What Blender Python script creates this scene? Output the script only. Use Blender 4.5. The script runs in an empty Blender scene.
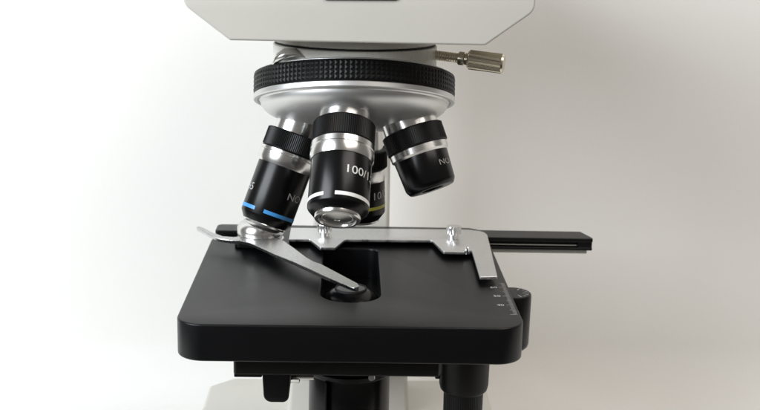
import bpy, bmesh, math, random
from mathutils import Vector, Matrix
random.seed(4)
sc = bpy.context.scene
COL = sc.collection
MM = 0.001
Z0 = 125.0            # height of the stage surface above the table, mm

# ------------------------------------------------------------------ camera
def cam_axes(pitch, yaw, roll):
    f = Vector((math.sin(yaw)*math.cos(pitch), math.cos(yaw)*math.cos(pitch), -math.sin(pitch)))
    r = Vector((math.cos(yaw), -math.sin(yaw), 0)); u = r.cross(f)
    c, s = math.cos(roll), math.sin(roll)
    return c*r + s*u, -s*r + c*u, f
CAM = Vector((-1.893, -425.87, 148.607))
cr, cu, cf = cam_axes(0.232379, 0.0281958, 0.0224315)
cd = bpy.data.cameras.new('camera'); cam = bpy.data.objects.new('camera', cd); COL.objects.link(cam)
cam.matrix_world = Matrix(((cr.x, cu.x, -cf.x, CAM.x*MM), (cr.y, cu.y, -cf.y, CAM.y*MM),
                           (cr.z, cu.z, -cf.z, (CAM.z+Z0)*MM), (0, 0, 0, 1)))
cd.sensor_fit = 'HORIZONTAL'; cd.sensor_width = 36; cd.lens = 1175/760*36
cd.clip_start = 0.01; cd.clip_end = 50
cd.dof.use_dof = True; cd.dof.focus_distance = 0.455; cd.dof.aperture_fstop = 32
sc.camera = cam
sc.view_settings.view_transform = 'Standard'; sc.view_settings.look = 'None'
sc.view_settings.exposure = 0.33; sc.view_settings.gamma = 1

# ------------------------------------------------------------------ light
w = bpy.data.worlds.new('World'); sc.world = w; w.use_nodes = True
bg = w.node_tree.nodes['Background']; bg.inputs[0].default_value = (1.0, .94, .87, 1); bg.inputs[1].default_value = 0.16
def area(name, loc, target, sx, sy, power, color):
    l = bpy.data.lights.new(name, 'AREA'); l.shape = 'RECTANGLE'; l.size = sx; l.size_y = sy
    l.energy = power; l.color = color
    o = bpy.data.objects.new(name, l); COL.objects.link(o); o.location = loc
    o.rotation_euler = (Vector(target)-Vector(loc)).to_track_quat('-Z', 'Y').to_euler()
    return o
area('window_light', (-0.67, -0.44, 0.58), (-0.04, 0.22, 0.14), 0.56, 0.50, 9.6, (.885, .945, 1.0))
area('fill_light', (0.48, -0.38, 1.00), (0.10, 0.22, 0.10), 0.7, 0.5, 4.7, (1.0, .945, .885))  # unseen warm fill lamp, added to brighten the right wall and front faces

# ------------------------------------------------------------------ materials
def mat(name, col, rough=.5, metal=0.0, spec=.5, coat=0, bump=0, bscale=2000, aniso=0, var=0.0, rvar=.06, trans=0, vscale=45, dust=0, brush=None):
    m = bpy.data.materials.new(name); m.use_nodes = True
    nt = m.node_tree; b = nt.nodes['Principled BSDF']
    b.inputs['Base Color'].default_value = (*col, 1); b.inputs['Roughness'].default_value = rough
    b.inputs['Metallic'].default_value = metal; b.inputs['Specular IOR Level'].default_value = spec
    b.inputs['Coat Weight'].default_value = coat; b.inputs['Transmission Weight'].default_value = trans
    tc = nt.nodes.new('ShaderNodeTexCoord')
    def noise(scale, detail=3):
        n = nt.nodes.new('ShaderNodeTexNoise'); n.inputs['Scale'].default_value = scale
        n.inputs['Detail'].default_value = detail
        nt.links.new(tc.outputs['Object'], n.inputs['Vector']); return n
    if rvar:
        n = noise(600, 2); r = nt.nodes.new('ShaderNodeMapRange')
        r.inputs['From Min'].default_value = .3; r.inputs['From Max'].default_value = .7
        r.inputs['To Min'].default_value = max(0.02, rough-rvar); r.inputs['To Max'].default_value = rough+rvar
        nt.links.new(n.outputs['Fac'], r.inputs['Value']); nt.links.new(r.outputs[0], b.inputs['Roughness'])
    if var:
        n = noise(vscale, 5); x = nt.nodes.new('ShaderNodeMix'); x.data_type = 'RGBA'
        x.inputs[6].default_value = (*[c*(1-var) for c in col], 1); x.inputs[7].default_value = (*[min(1, c*(1+var)) for c in col], 1)
        nt.links.new(n.outputs['Fac'], x.inputs[0]); nt.links.new(x.outputs[2], b.inputs['Base Color'])
    if dust:                                  # sparse specks of lint and faint wipe marks
        src = b.inputs['Base Color'].links[0].from_socket if b.inputs['Base Color'].links else None
        n = noise(1500, 0); r = nt.nodes.new('ShaderNodeMapRange'); r.inputs['From Min'].default_value = .80; r.inputs['From Max'].default_value = .83
        r.inputs['To Max'].default_value = dust; nt.links.new(n.outputs['Fac'], r.inputs['Value'])
        x = nt.nodes.new('ShaderNodeMix'); x.data_type = 'RGBA'; x.inputs[6].default_value = (*col, 1); x.inputs[7].default_value = (.35, .34, .33, 1)
        if src: nt.links.new(src, x.inputs[6])
        nt.links.new(r.outputs[0], x.inputs[0]); nt.links.new(x.outputs[2], b.inputs['Base Color'])
        n2 = noise(28, 6); n2.inputs['Distortion'].default_value = 1.2
        r2 = nt.nodes.new('ShaderNodeMapRange'); r2.inputs['From Min'].default_value = .35; r2.inputs['From Max'].default_value = .68
        r2.inputs['To Min'].default_value = rough-.01; r2.inputs['To Max'].default_value = rough+.012
        nt.links.new(n2.outputs['Fac'], r2.inputs['Value']); nt.links.new(r2.outputs[0], b.inputs['Roughness'])
    if brush:                                 # fine parallel grain of brushed metal
        mp = nt.nodes.new('ShaderNodeMapping'); mp.inputs['Scale'].default_value = brush; nt.links.new(tc.outputs['Object'], mp.inputs['Vector'])
        n = noise(1, 4); nt.links.new(mp.outputs[0], n.inputs['Vector'])
        r = nt.nodes.new('ShaderNodeMapRange'); r.inputs['From Min'].default_value = .3; r.inputs['From Max'].default_value = .7
        r.inputs['To Min'].default_value = rough-.10; r.inputs['To Max'].default_value = rough+.12
        nt.links.new(n.outputs['Fac'], r.inputs['Value']); nt.links.new(r.outputs[0], b.inputs['Roughness'])
        bp = nt.nodes.new('ShaderNodeBump'); bp.inputs['Strength'].default_value = .25; bp.inputs['Distance'].default_value = .0001
        nt.links.new(n.outputs['Fac'], bp.inputs['Height']); nt.links.new(bp.outputs['Normal'], b.inputs['Normal'])
    if bump:
        n = noise(bscale, 2); bp = nt.nodes.new('ShaderNodeBump'); bp.inputs['Strength'].default_value = bump
        bp.inputs['Distance'].default_value = 0.0002
        nt.links.new(n.outputs['Fac'], bp.inputs['Height']); nt.links.new(bp.outputs['Normal'], b.inputs['Normal'])
    if aniso:
        b.inputs['Anisotropic'].default_value = aniso
        b.inputs['Anisotropic Rotation'].default_value = .25
        t = nt.nodes.new('ShaderNodeTangent'); t.direction_type = 'RADIAL'; t.axis = 'Z'
        nt.links.new(t.outputs[0], b.inputs['Tangent'])
    return m
M = {
 'desk':   mat('dark_desk', (.02, .017, .015), .5, var=.2),
 'paper':  mat('white_backdrop', (.80, .787, .76), .85, spec=.2, bump=.3, bscale=700, var=.02, vscale=14, rvar=0),
 'cream':  mat('cream_enamel', (.60, .58, .528), .38, bump=.16, bscale=900, var=.025, dust=0),
 'creamm': mat('cream_paint_satin', (.70, .69, .64), .3, bump=.03, bscale=1500),
 'stage':  mat('black_anodised_stage', (.0024, .0025, .0031), .35, spec=.28, bump=.12, bscale=6000, var=.05, rvar=0, dust=.03),
 'black':  mat('black_satin_enamel', (.0025, .0025, .0027), .35, spec=.28, bump=.05, bscale=3000, var=.1, rvar=.03),
 'blackg': mat('black_gloss_enamel', (.008, .008, .009), .22, rvar=.04),
 'barrel': mat('black_barrel_enamel', (.0025, .0025, .0028), .26, spec=.26, rvar=0),
 'rubber': mat('black_knurl', (.003, .003, .003), .40, spec=.2, rvar=0),
 'matt':   mat('matt_black', (.006, .006, .006), .7),
 'alu':    mat('turned_aluminium', (.72, .715, .70), .25, 1.0, aniso=.5, rvar=0),
 'alus':   mat('satin_aluminium_turret', (.74, .74, .735), .44, 1.0, aniso=.2, rvar=0),
 'steel':  mat('brushed_steel_plate', (.78, .78, .79), .34, 1.0, rvar=0, var=.06, brush=(350, 3500, 350)),
 'spring': mat('brushed_spring_steel', (.60, .60, .60), .30, 1.0, rvar=0, var=.10, brush=(900, 2600, 900)),
 'chrome': mat('chromed_steel', (.78, .78, .77), .18, 1.0, rvar=0),
 'brass':  mat('nickel_brass', (.66, .60, .48), .26, 1.0, rvar=0),
 'darkst': mat('dull_grey_steel', (.36, .36, .33), .5, 1.0),
 'white':  mat('white_print', (.78, .78, .76), .5, rvar=0),
 'grey':   mat('grey_print', (.42, .42, .42), .5, rvar=0, var=.35, vscale=900),
 'scale':  mat('scale_print', (.56, .56, .56), .5, rvar=0, var=.4, vscale=900),
 'dim':    mat('dark_grey_print', (.30, .29, .27), .5, rvar=0),  # plain darker grey lettering
 'blue':   mat('blue_paint', (.05, .27, .62), .4, rvar=0),
 'yellow': mat('yellow_paint', (.40, .38, .04), .4, rvar=0),
 'glass':  mat('coated_glass', (.05, .053, .055), .3, spec=.6, coat=0, rvar=0),
 'lensdk': mat('dark_glass', (.008, .008, .010), .06, spec=.8, coat=.5, rvar=0),
}

# ------------------------------------------------------------------ helpers (all lengths in mm, stage surface at z = 0)
ROOT = Vector((0, 60, -Z0))
def finish(me, ang=35):
    for p in me.polygons: p.use_smooth = True
    me.set_sharp_from_angle(angle=math.radians(ang))
def put(name, me, m, parent=None, local=False, label=None, ang=35):
    """link a mesh given in mm (stage coordinates unless local) as one object"""
    if not local: me.transform(Matrix.Translation(-ROOT))
    me.transform(Matrix.Scale(MM, 4)); finish(me, ang)
    me.materials.append(M[m] if isinstance(m, str) else m)
    o = bpy.data.objects.new(name, me); COL.objects.link(o)
    if parent is not None: o.parent = parent
    if label: o['label'] = label
    return o
def bm_mesh(bm, fix=True):
    if fix: bmesh.ops.recalc_face_normals(bm, faces=bm.faces)
    me = bpy.data.meshes.new('m'); bm.to_mesh(me); bm.free(); return me
def dense(prof, step=None):
    return prof
def lathe(bm, prof, seg=96, a0=0.0, a1=None, mtx=None, closed=False):
    """prof: (r, z) or (r, z, k) where k is the knurl depth at that ring"""
    full = a1 is None
    n = seg if full else max(2, int(seg*(a1-a0)/(2*math.pi)))
    rings = []
    for p in prof:
        r, z = p[0], p[1]; k = p[2] if len(p) > 2 else 0
        if r < 1e-6:
            v = bm.verts.new((0, 0, z)); rings.append([v]); continue
        row = []
        for i in range(n if full else n+1):
            a = 2*math.pi*i/n if full else a0+(a1-a0)*i/n
            rr = r-(k if i % 2 else 0)
            row.append(bm.verts.new((rr*math.cos(a), rr*math.sin(a), z)))
        rings.append(row)
    pairs = list(zip(rings, rings[1:]))
    if closed: pairs.append((rings[-1], rings[0]))
    for A, B in pairs:
        cnt = max(len(A), len(B)); m = cnt if full else cnt-1
        for i in range(m):
            j = (i+1) % cnt
            if len(A) == 1 and len(B) == 1: continue
            if len(A) == 1: f = [A[0], B[i], B[j]]
            elif len(B) == 1: f = [A[i], B[0], A[j]]
            else: f = [A[i], B[i], B[j], A[j]]
            try: bm.faces.new(f)
            except ValueError: pass
    if not full and closed:
        for e in (0, -1):
            try: bm.faces.new([r[e] for r in rings])
            except ValueError: pass
    if mtx is not None: bmesh.ops.transform(bm, matrix=mtx, verts=[v for r in rings for v in r])
def lathe_mesh(prof, seg=96, mtx=None, **k):
    bm = bmesh.new(); lathe(bm, prof, seg, mtx=mtx, **k); return bm_mesh(bm)
def T(x, y, z): return Matrix.Translation((x, y, z))
def axis_mtx(origin, d, xhint=(0, -1, .2)):
    d = Vector(d).normalized(); x = Vector(xhint); x = (x-d*x.dot(d)).normalized(); y = d.cross(x)
    return Matrix(((x.x, y.x, d.x, origin[0]), (x.y, y.y, d.y, origin[1]), (x.z, y.z, d.z, origin[2]), (0, 0, 0, 1)))
def rounded(pts, r, n=6):
    """round the corners of a closed 2D outline; r a number or a list"""
    out = []; N = len(pts)
    for i, p in enumerate(pts):
        rr = r[i] if isinstance(r, (list, tuple)) else r
        p = Vector(p); a = Vector(pts[i-1])-p; b = Vector(pts[(i+1) % N])-p
        if rr <= 0: out.append(tuple(p)); continue
        th = a.angle(b); t = min(rr/math.tan(th/2), a.length*.49, b.length*.49); rr = t*math.tan(th/2)
        a.normalize(); b.normalize(); c = p+(a+b).normalized()*(rr/math.sin(th/2))
        s = p+a*t-c; e = p+b*t-c; ang = s.angle_signed(e)
        for k in range(n+1):
            g = -ang*k/n; v = Vector((s.x*math.cos(g)-s.y*math.sin(g), s.x*math.sin(g)+s.y*math.cos(g)))
            out.append(tuple(c+v))
    return out
def slab(loops, z0, z1, bev=.4, res=3, mtx=None):
    """flat plate from 2D outlines (the further ones are holes), bevelled edges"""
    cu = bpy.data.curves.new('c', 'CURVE'); cu.dimensions = '2D'; cu.fill_mode = 'BOTH'
    cu.extrude = (z1-z0)/2-bev; cu.bevel_depth = bev; cu.bevel_resolution = res; cu.offset = -bev
    for lp in loops:
        s = cu.splines.new('POLY'); s.points.add(len(lp)-1); s.use_cyclic_u = True
        for q, p in zip(s.points, lp): q.co = (p[0], p[1], 0, 1)
    o = bpy.data.objects.new('c', cu); COL.objects.link(o)
    dg = bpy.context.evaluated_depsgraph_get(); me = bpy.data.meshes.new_from_object(o.evaluated_get(dg))
    bpy.data.objects.remove(o); bpy.data.curves.remove(cu)
    bm = bmesh.new(); bm.from_mesh(me); bmesh.ops.remove_doubles(bm, verts=bm.verts, dist=.004); bm.to_mesh(me); bm.free()
    me.materials.clear(); me.transform(T(0, 0, (z0+z1)/2))
    if mtx is not None: me.transform(mtx)
    return me
def join(*mes):
    bm = bmesh.new()
    for m in mes: bm.from_mesh(m)
    me = bpy.data.meshes.new('m'); bm.to_mesh(me); bm.free(); me.materials.clear(); return me
def block(x0, x1, y0, y1, z0, z1, bev=.5, r=.8):
    return slab([rounded([(x0, y0), (x1, y0), (x1, y1), (x0, y1)], r)], z0, z1, bev)
XZ = Matrix(((1, 0, 0, 0), (0, 0, -1, 0), (0, 1, 0, 0), (0, 0, 0, 1)))   # 2D (x, y) -> (x, z), plate normal -> -y
def text_mesh(s, size, depth=.03):
    cu = bpy.data.curves.new('t', 'FONT'); cu.body = s; cu.size = size; cu.align_x = 'LEFT'; cu.resolution_u = 4
    o = bpy.data.objects.new('t', cu); COL.objects.link(o)
    dg = bpy.context.evaluated_depsgraph_get(); me = bpy.data.meshes.new_from_object(o.evaluated_get(dg))
    bpy.data.objects.remove(o); bpy.data.curves.remove(cu)
    bm = bmesh.new(); bm.from_mesh(me)
    bmesh.ops.remove_doubles(bm, verts=bm.verts, dist=.001)
    bmesh.ops.triangulate(bm, faces=bm.faces)
    bmesh.ops.subdivide_edges(bm, edges=[e for e in bm.edges if e.calc_length() > 1.0], cuts=2)
    bm.to_mesh(me); bm.free(); me.materials.clear(); return me
def wrap(me, r, th0, z, hdir=-1):
    """bend flat lettering round a barrel of radius r (local x faces the viewer, local z points to the tip)"""
    for v in me.vertices:
        a = th0+v.co.x*1.2/r; v.co = Vector((r*math.cos(a), -r*math.sin(a), z-v.co.y))
    return me
def arc_band(r, z0, z1, t0, t1, proud=.07):
    bm = bmesh.new()
    lathe(bm, [(r-.2, z0), (r+proud, z0), (r+proud, z1), (r-.2, z1)], 120, -t1, -t0, closed=True)
    return bm_mesh(bm)

# ------------------------------------------------------------------ setting: one seamless white sheet, table running up into the wall
def backdrop():
    R, yb, hh = 36, 232, 900
    prof = [(-95, 0), (0, 0), (yb-R, 0)]
    for k in range(1, 17):
        a = math.pi/2*k/16; prof.append((yb-R+R*math.sin(a), R-R*math.cos(a)))
    prof += [(yb, 500), (yb, hh)]
    bm = bmesh.new(); X = [-420+50*i for i in range(23)]
    g = [[bm.verts.new((x, y, z-Z0)) for x in X] for y, z in prof]
    for i in range(len(g)-1):
        for j in range(len(X)-1): bm.faces.new((g[i][j], g[i][j+1], g[i+1][j+1], g[i+1][j]))
    me = bm_mesh(bm, False); me.transform(T(0, 0, Z0)); me.transform(Matrix.Scale(MM, 4)); finish(me, 60)
    me.materials.append(M['paper']); o = bpy.data.objects.new('backdrop', me); COL.objects.link(o); o['kind'] = 'structure'
    bm = bmesh.new(); bmesh.ops.create_cube(bm, size=1, matrix=Matrix.Translation((0, -.2, -.0165)) @ Matrix.Diagonal((3.2, 1.9, .03, 1)))
    bmesh.ops.bevel(bm, geom=bm.edges[:], offset=.004, segments=2, affect='EDGES')
    me = bpy.data.meshes.new('m'); bm.to_mesh(me); bm.free(); me.materials.append(M['desk'])
    o = bpy.data.objects.new('tabletop', me); COL.objects.link(o); o['kind'] = 'structure'
backdrop()

# ------------------------------------------------------------------ the microscope
root = bpy.data.objects.new('microscope', None); COL.objects.link(root); root.location = (ROOT.x*MM, ROOT.y*MM, 0)
root['label'] = 'cream laboratory microscope with four objectives above a black square stage'
root['category'] = 'microscope'

# base
put('base', slab([rounded([(-84, -70), (84, -70), (84, 60), (75.5, 146), (75.5, 173), (63, 185), (-63, 185), (-75.5, 173), (-75.5, 146), (-84, 60)], [14, 14, 20, 8, 3, 5, 5, 3, 8, 20])],
          -Z0+3, -95, 2.2), 'cream', root)
for sx in (-66, 66):
    for sy in (-50, 160): put('rubber_foot', lathe_mesh([(0, .3), (8, .3), (8.6, 1), (8.6, 3.3), (0, 3.3)], 32, mtx=T(sx, sy, -Z0)), 'matt', root)
# lamp housing on the base, below the condenser
bm = bmesh.new(); lathe(bm, [(0, -98.5), (25, -98.5), (25, -90), (23.5, -88.5), (17, -88.5), (16, -89.5), (0, -89.5)], 64, mtx=T(0, 55, 0))
lh = put('illuminator', bm_mesh(bm), 'black', root)

# arm: a wide foot and a slimmer limb carrying the head
def prism(p, z0, z1, w0, w1):  # y range p, half widths at bottom / top
    bm = bmesh.new(); y0, y1 = p
    lo = rounded([(-w0, y0), (w0, y0), (w0, y1), (-w0, y1)], 2.5, 5); hi = rounded([(-w1, y0), (w1, y0), (w1, y1), (-w1, y1)], 2.5, 5)
    a = [bm.verts.new((x, y, z0)) for x, y in lo]; b = [bm.verts.new((x, y, z1)) for x, y in hi]
    n = len(a)
    for i in range(n): bm.faces.new((a[i], a[(i+1) % n], b[(i+1) % n], b[i]))
    bm.faces.new(a[::-1]); bm.faces.new(b); return bm_mesh(bm)
put('arm', join(prism((138, 178), -99, -20, 31.5, 27), prism((151, 177), -22, 112, 19.6, 18.6)), 'cream', root)

# head
hc = .8
head = put('head', slab([rounded([(hc-44.5, 109.1), (hc+44.5, 109.1), (hc+61.2, 121.3), (hc+61.8, 158), (hc-60.8, 158), (hc-60.4, 121.0)], [1.2, 1.2, 5, 8, 8, 5])],
            -176, 15, .8, 4, XZ), 'cream', root)
put('name_plate', slab([rounded([(-11.2, 123.6), (14.3, 124.0), (14.3, 134), (-11.2, 134)], .6)], 14.6, 15.6, .2, 2, XZ), 'blackg', head)

# round mount under the head with its clamp screw
TC = Vector((0, 30, 87.3)); AL = math.radians(17.0); BE = math.radians(19.5); PHI = -9.0
ta = Vector((0, -math.sin(AL), -math.cos(AL))); tb = Vector((0, math.cos(AL), -math.sin(AL))); tx = Vector((1, 0, 0))
mount = put('turret_mount', lathe_mesh([(0, 84), (31.6, 84), (31.6, 104.2), (31.2, 104.55), (30.4, 104.6), (30.4, 105.4), (31.3, 105.45), (31.8, 105.8), (31.8, 113), (0, 113)], 128, T(0, 30, 0)), 'creamm', root)
put('locking_groove', lathe_mesh([(30.2, 104.65), (30.9, 104.7), (30.9, 105.3), (30.2, 105.35)], 128, T(0, 30, 0), closed=True), 'matt', mount)
SD = Vector((.95, -.28, -.075)); S0 = Vector((28.5, 24, 101.5))
sm = axis_mtx(S0, SD, (0, -1, 0))
screw = put('clamp_screw', lathe_mesh([(0, 0)]+[(1.75+(.22 if i % 2 else 0), .4+i*.45) for i in range(24)]+[(1.8, 11.2), (2.5, 11.4), (2.6, 11.8), (2.6, 13.6), (2.2, 13.9), (2.4, 15.4), (0, 15.4)], 48, sm), 'brass', root)
bm = bmesh.new()
n, L = 52, 13.8
prof = [(0, 0, 0), (3.1, 0, 0), (3.7, .6, .0), (3.75, .7, .22), (3.75, 13.0, .22), (3.7, 13.1, 0), (3.3, L, 0), (0, L, 0)]
lathe(bm, prof, n, mtx=None)
for v in bm.verts:                       # slight spiral to the knurling
    a = v.co.z*.012; x, y = v.co.x, v.co.y; v.co.x = x*math.cos(a)-y*math.sin(a); v.co.y = x*math.sin(a)+y*math.cos(a)
bmesh.ops.transform(bm, matrix=sm @ T(0, 0, 15.0), verts=bm.verts)
put('knurled_head', bm_mesh(bm), 'brass', screw, ang=20)

# revolving turret (local z along its axis, pointing down and forward)
tm = axis_mtx(TC, ta, -tb)
def lpart(name, me, m, parent, label=None, ang=35): return put(name, me, m, parent, True, label, ang)
tur_prof = [(0, -5.6), (30, -5.6), (37.6, -5.0), (38.2, -4.6), (38.2, 3.6), (38.9, 3.7), (39.1, 3.95), (39.1, 5.5), (38.8, 5.85), (37.7, 6.0), (37.5, 5.8), (37.3, 5.3), (37.0, 5.3), (36.8, 5.9), (36.3, 6.3)]
for k in range(1, 21):
    t = k/20; tur_prof.append((36.3*max(0, math.cos(t*math.pi/2))**1.05 if k < 20 else 0, 6.3+10.3*math.sin(t*math.pi/2)))
turret = put('turret', lathe_mesh(tur_prof, 160), 'alus', root, True)
def place(o, mtx):      # mtx in mm, stage coordinates
    m = mtx.copy(); m.translation = (m.translation-ROOT)*MM; o.matrix_basis = m
place(turret, tm)
# ring of small pyramids
bm = bmesh.new(); N = 132; r0, r1 = 38.9, 39.1; rows = 4; zt, zb = -3.7, 3.0; dz = (zb-zt)/rows
def pc(r, a, z): return bm.verts.new((r*math.cos(a), r*math.sin(a), z))
base_v = [[pc(r0, 2*math.pi*i/N, zt+dz*j) for i in range(N)] for j in range(rows+1)]
for j in range(rows):
    for i in range(N):
        k = (i+1) % N; a = 2*math.pi*(i+.5)/N; g = .10; h = 2*math.pi/N*g
        tp = [pc(r1, a-h, zt+dz*(j+.5-g)), pc(r1, a+h, zt+dz*(j+.5-g)), pc(r1, a+h, zt+dz*(j+.5+g)), pc(r1, a-h, zt+dz*(j+.5+g))]
        c = [base_v[j][i], base_v[j][k], base_v[j+1][k], base_v[j+1][i]]
        bm.faces.new(tp)
        for q in range(4): bm.faces.new((c[q], c[(q+1) % 4], tp[(q+1) % 4], tp[q]))
for zz, row, s in ((zt, base_v[0], -1), (zb, base_v[-1], 1)):
    o1 = [pc(39.0, 2*math.pi*i/N, zz+s*.15) for i in range(N)]; o2 = [pc(38.9, 2*math.pi*i/N, zz+s*.6) for i in range(N)]; o3 = [pc(37.0, 2*math.pi*i/N, zz+s*.75) for i in range(N)]
    for A, B in ((row, o1), (o1, o2), (o2, o3)):
        for i in range(N): bm.faces.new((A[i], A[(i+1) % N], B[(i+1) % N], B[i]))
lpart('knurled_ring', bm_mesh(bm), 'rubber', turret, ang=15)
# click spring riding on the top of the turret
bm = bmesh.new(); path = [(-31, -6, 97.5), (-29.3, -9, 100.4), (-26, -10, 102.2), (-21.5, -10.2, 102.6), (-18, -10, 101.4), (-12, -9.6, 101.7), (-2, -8.6, 102.0), (12, -8, 101.4)]
wv = [(1.6, .9), (3.0, 1.8), (3.6, 2.2), (3.2, 1.7), (3.0, .6), (2.8, .5), (2.6, .5), (1.6, .4)]
rr = []
for (x, y, z), (a, b) in zip(path, wv):
    rr.append([bm.verts.new((x, y+17+a*math.cos(t*math.pi/6), z+.2+b*math.sin(t*math.pi/6))) for t in range(12)])
for A, B in zip(rr, rr[1:]):
    for i in range(12): bm.faces.new((A[i], A[(i+1) % 12], B[(i+1) % 12], B[i]))
bm.faces.new(rr[0]); bm.faces.new(rr[-1])
put('click_spring', bm_mesh(bm), 'alu', root, ang=60)

# objectives
def objective(kind, phi, label, r0=20.0, h0=7.8, shift=0.0, be=BE):
    t = math.radians(phi); dr = math.cos(t)*(-tb)+math.sin(t)*tx
    d = (math.cos(be)*ta+math.sin(be)*dr).normalized(); S = TC+ta*h0+dr*r0+d*shift
    mt = axis_mtx(S, d, CAM-(S+d*25))
    K = kind
    o = put('objective', lathe_mesh(K['barrel'], 128), 'barrel', root, True, label); place(o, mt)
    lpart('mounting_collar', lathe_mesh(K['collar'], 96), 'alu', o)
    lpart('grip_ring', lathe_mesh(K['grip'], K.get('teeth', 200)), 'rubber', o, ang=10)
    lpart('metal_ring', lathe_mesh(K['ring'], 96), 'alu', o)
    if 'nose' in K: lpart('nose_ring', lathe_mesh(K['nose'], 96), 'alu', o)
    lpart('front_lens', lathe_mesh(K['lens'], 64), K.get('lensm', 'glass'), o)
    for (z0, z1, a, b, m, rb) in K.get('bands', ()):
        lpart('colour_band', arc_band(rb, z0, z1, math.radians(a), math.radians(b)), m, o)
    for (s, size, a, z, r, m) in K.get('text', ()):
        lpart('engraved_text', wrap(text_mesh(s, size), r+.05, math.radians(a), z), m, o, ang=180)
    return o
def ringp(r, z0, z1, b=.25, rin=4): return [(rin, z0), (r-b, z0), (r, z0+b), (r, z1-b), (r-b, z1), (rin, z1)]
def gripp(r, z0, z1, k=.2): return [(4, z0, 0), (r-.5, z0, 0), (r, z0+.4, 0), (r, z0+.5, k), (r, z1-.5, k), (r, z1-.4, 0), (r-.5, z1, 0), (4, z1, 0)]
K100 = dict(
    collar=ringp(9.6, -6, 9.8), grip=gripp(11.6, 9.5, 18.0),
    ring=[(4, 18.0), (11.3, 18.0), (11.75, 18.3), (11.75, 20.4), (11.55, 20.6), (11.55, 20.9), (11.75, 21.1), (11.75, 23.4), (11.3, 24.7), (4, 24.8)],
    barrel=[(0, 24.4), (11.0, 24.4), (11.1, 25), (11.1, 43.0), (10.9, 43.5), (9.0, 45.6), (8.6, 45.7), (0, 45.7)],
    nose=[(5, 45.2), (8.35, 45.2), (8.35, 46.6), (8.0, 47.1), (6.9, 47.2), (6.6, 46.8), (6.5, 45.0), (5, 45.0)],
    lens=[(5.7, 44.6), (5.7, 46.3), (5.5, 46.5), (1.5, 47.1), (1.1, 47.1), (.9, 46.9), (0, 46.9)], lensm='alu',
    bands=[(40.5, 41.9, -8, 150, 'white', 11.1), (40.5, 41.9, -150, -30, 'white', 11.1)],
    text=[('100/1.25', 4.4, 6, 33.0, 11.1, 'white')])
K40 = dict(
    collar=ringp(9.4, -7, 8.8), grip=gripp(11.5, 8.6, 16.2),
    ring=[(4, 16.2), (11.2, 16.2), (11.6, 16.5), (11.6, 17.4), (11.35, 17.6), (11.6, 17.8), (11.5, 20.6), (10.7, 22.3), (4, 22.4)],
    barrel=[(0, 22), (10.4, 22), (10.55, 22.5), (10.4, 42.4), (10.2, 43.0), (8.7, 45.3), (0, 45.3)],
    nose=[(5, 45), (8.6, 45.2), (8.8, 45.6), (8.5, 46.2), (7.2, 46.4), (6.4, 47.2), (4.6, 47.8), (4, 47.8)],
    lens=[(4.2, 47.5), (2.4, 47.6), (0, 47.6)],
    bands=[(40.0, 41.4, -10, 140, 'blue', 10.44), (40.0, 41.4, -150, -31, 'blue', 10.44)],
    text=[('NO', 3.9, 27, 33.6, 10.48, 'grey'), ('40/0.65', 4.2, -137, 34.6, 10.48, 'grey')])
K10 = dict(
    collar=ringp(9.6, -6, 14), grip=gripp(11.3, 13.8, 21.6),
    ring=[(4, 21.6), (10.7, 21.6), (11.0, 21.9), (10.9, 25.6), (10.4, 26.6), (4, 26.7)],
    barrel=[(0, 26.4), (10.1, 26.4), (10.2, 26.8), (10.2, 40.2), (10.0, 40.8), (7.8, 43.6), (0, 43.6)],
    nose=[(4, 43.2), (7.7, 43.3), (7.7, 44.3), (7.3, 44.6), (4, 44.6)],
    lens=[(4.2, 44.5), (2, 45), (0, 45)], lensm='lensdk',
    bands=[(36.6, 37.9, -150, 150, 'yellow', 10.2)],
    text=[('10/0.25', 4.4, 27, 33.6, 10.2, 'grey')])
K4 = dict(
    collar=ringp(10.6, -5, 9.0), grip=gripp(12.0, 8.4, 16.0, .12), teeth=200,
    ring=[(4, 16), (11.2, 16), (11.5, 16.3), (11.4, 18.6), (10.6, 19.4), (4, 19.5)],
    barrel=[(0, 19.2), (10.5, 19.2), (10.6, 19.6), (9.9, 30.6), (9.7, 31.1), (8.9, 32.4), (8.5, 32.6), (4.6, 32.6), (4.2, 32.0), (4.2, 27), (0, 27)],
    lens=[(4.1, 28.6), (2, 29.4), (0, 29.6)], lensm='lensdk',
    text=[('NO', 3.4, 34, 25.6, 10.3, 'dim')])
objective(K100, PHI, 'front objective with a white band and large silver lens nose', r0=19.5, shift=1.2)
objective(K40, PHI-90, 'long objective with a blue band', r0=18.8, shift=2.6)
objective(K4, PHI+90, 'short stubby objective without a colour band', r0=19.5, shift=1.0)
objective(K10, PHI+183, 'rear objective with a yellow band')

# stage
hole = rounded([(-12.7, 29.6), (12.5, 29.6), (12.5, 112), (-12.7, 112)], [12.4, 12.4, 5, 5], 12)
stage = put('stage', slab([rounded([(-67.5, 0), (67.5, 0), (67.5, 132), (-67.5, 132)], [11, 11, 8, 8], 12), hole], -15, 0, .8, 4), 'stage', root)
# graduations printed along the right edge
bm = bmesh.new()
def tick(x0, x1, y0, y1, z):
    bm.faces.new([bm.verts.new(p) for p in ((x0, y0, z), (x1, y0, z), (x1, y1, z), (x0, y1, z))])
for k in range(0, 36):
    y = 16.7+k*1.2; L = 2.9 if k % 10 == 0 else (2.2 if k % 5 == 0 else 1.5)
    tick(66.2-L, 66.2, y-.11, y+.11, .03)
sm_ = bm_mesh(bm)
tx_ = []
for k, s in enumerate(('40', '50', '60', '70')):
    m_ = text_mesh(s, 3.1); m_.transform(T(59.3, 28.7-1.05+k*12.0, .03)); tx_.append(m_)
put('scale_marks', join(sm_, *tx_), 'scale', stage, ang=180)
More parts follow.
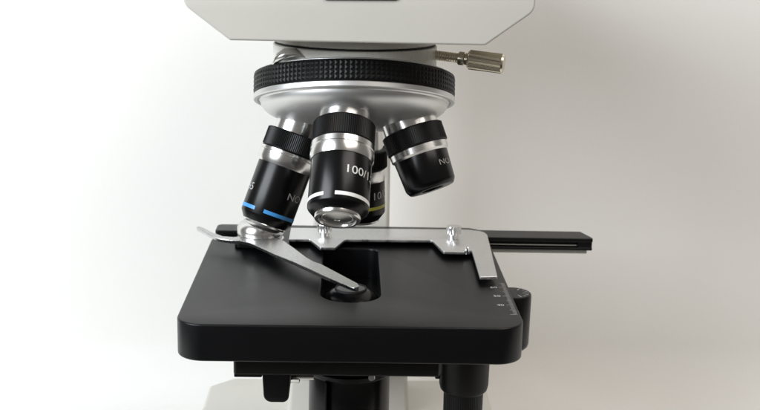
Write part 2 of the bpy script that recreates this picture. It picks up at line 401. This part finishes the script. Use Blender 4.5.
# carrier of the mechanical stage, slide holder and the long rail
carr = put('slide_carriage', slab([rounded([(-66.6, 132.6), (-55, 132.6), (-55, 108), (-33, 106), (-29, 110), (-29, 132.6), (66.6, 132.6), (66.6, 139), (60, 145.5), (-66.6, 145.5)], [1.5, .5, 3, 6, 3, .5, .5, 4, 6, 3])], .3, 2.3, .4), 'black', root)
plate = put('slide_holder', slab([rounded([(-29.6, 113.4), (-19.5, 113.8), (-14.4, 99.6), (-7.5, 99.9), (-3, 114.6), (38.6, 116.1), (42.6, 96.0), (51.8, 95.6), (54.0, 99), (55.9, 98.4), (55.9, 93),
      (55.2, 56), (62.9, 57.2), (66.4, 127.5), (65.2, 133.5), (58, 137.0), (-29.6, 135.2)], [.3, 1, .6, .6, 1, 1, .8, .5, .8, .5, .3, .4, .4, 6, 5, 6, .3])], 2.25, 3.6, .22, 2), 'steel', root)
def thumb(x, y, z=3.6):
    bm = bmesh.new()
    lathe(bm, [(0, z), (2.7, z), (2.7, z+1.6), (3.5, z+1.9, 0), (3.65, z+2.1, .2), (3.65, z+5.3, .2), (3.4, z+5.6, 0), (1.2, z+5.7), (0, z+5.6)], 44, mtx=T(x, y, 0))
    return put('thumb_screw', bm_mesh(bm), 'chrome', plate, ang=20)
thumb(-12.8, 122.2); thumb(49.4, 121.5)
put('locating_pin', lathe_mesh([(0, 2.0), (1.25, 2.0), (1.25, 5.0), (.9, 5.4), (0, 5.5)], 24, T(53.8, 98.2, 0)), 'chrome', plate)
rail_s = [rounded([(-67, 133.4), (119.7, 133.4), (115.6, 147.5), (-67, 147.5)], .7)]
rail = put('guide_rail', join(slab([rounded([(-66.5, 133.4), (119.7, 133.4), (119.7, 135.5), (116.0, 147.5), (-66.5, 147.5)], [.5, .5, .5, .5, .5])], -1.2, .75, .3),
          slab([rounded([(-66.5, 135.6), (112.5, 135.6), (112.5, 147.2), (-66.5, 147.2)], .2)], -4.4, -1.1, .1),
          slab([rounded([(112.4, 133.6), (119.5, 133.6), (119.5, 135.5), (116.0, 147.2), (112.4, 147.2)], [.3, .5, .3, .3, .3])], -4.4, -1.1, .1),
          slab([rounded([(-66.5, 133.4), (119.6, 133.4), (119.6, 135.5), (116.0, 147.5), (-66.5, 147.5)], [.5, .5, .5, .5, .5])], -5.4, -4.0, .3)), 'stage', root)
bm = bmesh.new(); lathe(bm, [(0, 0), (.4, 0), (.4, 178), (0, 178)], 16, mtx=axis_mtx((-66, 135.0, -3.2), (1, 0, 0), (0, 0, 1)))
put('lead_rod', bm_mesh(bm), 'darkst', rail)
put('under_strip', block(-66, 117.5, 135.5, 146.5, -7.6, -5.3, .3, .4), 'darkst', rail)

# slide clip: a sickle lever on a big pivot nut
sec = [((-73.6, 116.6, 8.0), (-72.6, 118.2, 8.0)), ((-71.8, 114.0, 7.7), (-70.2, 116.6, 7.7)), ((-66.5, 107.2, 6.9), (-64.8, 110.6, 6.9)), ((-61.5, 102.6, 6.3), (-60, 106.8, 6.3)), ((-56, 100.6, 6.1), (-55, 106.4, 6.1)), ((-51.5, 100.6, 6.0), (-49.5, 109.0, 6)),
       ((-46.6, 97.0, 6), (-41.5, 109.5, 6)), ((-40.5, 88.6, 6), (-35, 105.4, 6)), ((-34, 78.6, 6), (-31.7, 102.2, 6)), ((-26, 68.2, 6), (-25.5, 88.2, 5.9)), ((-17.7, 57.6, 5.6), (-20.0, 75.6, 5.6)), ((-13.5, 52.2, 5.3), (-16.6, 70.2, 5.3)),
       ((-11, 49.0, 5.1), (-13.4, 67.3, 5.1)), ((-2.5, 39.0, 4.6), (-2.2, 49.4, 4.6)), ((.4, 35.7, 4.4), (2.6, 41.6, 4.4)), ((1.2, 35.2, 4.4), (3.3, 38.6, 4.4)), ((1.6, 35.6, 4.4), (3.2, 36.9, 4.4))]
bm = bmesh.new(); rr = []
for a, b in sec:
    a = Vector(a); b = Vector(b); th = 1.9
    m_ = (a+b)/2; e = .12/max(.4, (a-b).length)
    rr.append([bm.verts.new(p) for p in (a+Vector((0, 0, -.2)), a.lerp(m_, e*2), b.lerp(m_, e*2), b+Vector((0, 0, -.2)), b.lerp(a, .07)+Vector((0, 0, -th)), a.lerp(b, min(.3, 1.3/max(1.5, (a-b).length)))+Vector((0, 0, -th)))])
for A, B in zip(rr, rr[1:]):
    for i in range(6): bm.faces.new((A[i], A[(i+1) % 6], B[(i+1) % 6], B[i]))
bm.faces.new(rr[0]); bm.faces.new(rr[-1])
clip = put('slide_clip', bm_mesh(bm), 'spring', root, ang=30)
put('pivot_nut', lathe_mesh([(0, 2.8), (10.8, 2.8), (11, 3.2), (11, 4.0), (10.3, 4.4), (10.3, 5.9), (10.9, 6.1), (11.1, 6.6), (10.9, 9.6), (9.6, 11.4), (8.2, 12.4), (3.2, 12.6), (2.6, 12.2), (0, 12.2)], 96, T(-43, 114, 0)), 'alu', clip)

# condenser below the stage opening
cond = put('condenser', lathe_mesh([(0, -2.4), (6.6, -2.4), (8.0, -3.0), (10.4, -4.6), (12.2, -6.6), (12.4, -7.6), (12.4, -33), (16.2, -33.6), (17.2, -34.2), (17.6, -34.9), (17.6, -60), (14, -62), (14, -84), (0, -84)], 96, T(0, 55, 0)), 'barrel', root)
put('condenser_rim', lathe_mesh([(15, -35.2), (18.2, -35.2), (19.1, -36.0), (19.1, -37.6), (18.4, -38.4), (15, -38.4)], 96, T(0, 55, 0), closed=True), 'stage', cond)
put('lens_bezel', lathe_mesh([(5.8, -3.0), (6.9, -3.0), (6.9, -1.9), (6.7, -1.6), (6.3, -1.6), (6.1, -1.9)], 64, T(0, 55, 0), closed=True), 'matt', cond)
put('condenser_lens', lathe_mesh([(6.2, -2.3), (6.1, -1.9), (4, -1.75), (2, -1.65), (0, -1.6)], 48, T(0, 55, 0)), 'glass', cond)
put('seam_strip', join(block(-10.2, -9.6, 37, 41, -60, -38, .1, .1)), 'matt', cond)  # thin dark strip marking the vertical seam of the condenser
put('grub_screw', lathe_mesh([(0, 0), (1.3, 0), (1.5, .3), (1.5, 2), (0, 2)], 20, axis_mtx((9.2, 37.4, -35.8), (0, 1, 0))), 'chrome', cond)

# underside of the stage
put('stage_bracket', join(block(-46.4, 36.3, 15, 128, -26.2, -14.6, .7, 1.5), block(-46.2, -35.0, 15.4, 60, -27.3, -25.8, .3, .6), block(34.2, 36.6, 15.6, 60, -27.2, -25.8, .3, .6),
      block(-20, 20, 110, 150, -60, -15, 1, 2)), 'black', root)
put('condenser_clamp', slab([rounded([(-34.3, -38.0), (-24.4, -38.0), (-23.7, -25), (-35.0, -25)], [3.2, 2.6, .2, .2])], -32, -15.5, .6, 3, XZ), 'black', root)
put('clamp_spindle', lathe_mesh([(0, 0), (1.2, 0), (1.2, 8), (2.3, 8), (2.5, 8.4), (2.5, 12), (1.2, 12.4), (1.2, 18), (0, 18)], 24, axis_mtx((-33, 36, -35.2), (1, 0, 0), (0, 0, 1))), 'chrome', root)
# hanging coaxial stage drive knobs
kn = put('stage_drive_knob', lathe_mesh([(0, -14.6), (10.7, -14.6), (10.7, -16, .12), (10.4, -38.6, .12), (9.9, -40.6), (9.0, -41.6), (0, -41.6)], 120, T(48.4, 40, 0)), 'rubber', root, ang=20)
put('inner_drive_knob', lathe_mesh([(0, -41), (8.4, -41, .1), (8.2, -66, .1), (7.2, -67.5), (0, -67.5)], 110, T(48.4, 40, 0)), 'rubber', kn, ang=20)
# scale drum beside the stage's right edge
drum = put('scale_drum', lathe_mesh([(0, -1.0), (7.4, -1.0), (7.8, -1.3), (8.0, -2.0), (7.8, -23), (7.4, -24.4), (6.4, -25.4), (0, -25.4)], 72, T(68.6, 49, 0)), 'black', root)
bm = bmesh.new()
for k in range(7):
    a = math.radians(-64+k*20); c, s = math.cos(a), math.sin(a)
    r_in, r_out = (4.2, 7.0) if k % 3 == 0 else (5.6, 7.0)
    bm.faces.new([bm.verts.new((68.6+r*c-q*s, 49+r*s+q*c, -.97)) for r, q in ((r_in, -.14), (r_out, -.14), (r_out, .14), (r_in, .14))])
put('drum_marks', bm_mesh(bm), 'scale', drum, ang=180)
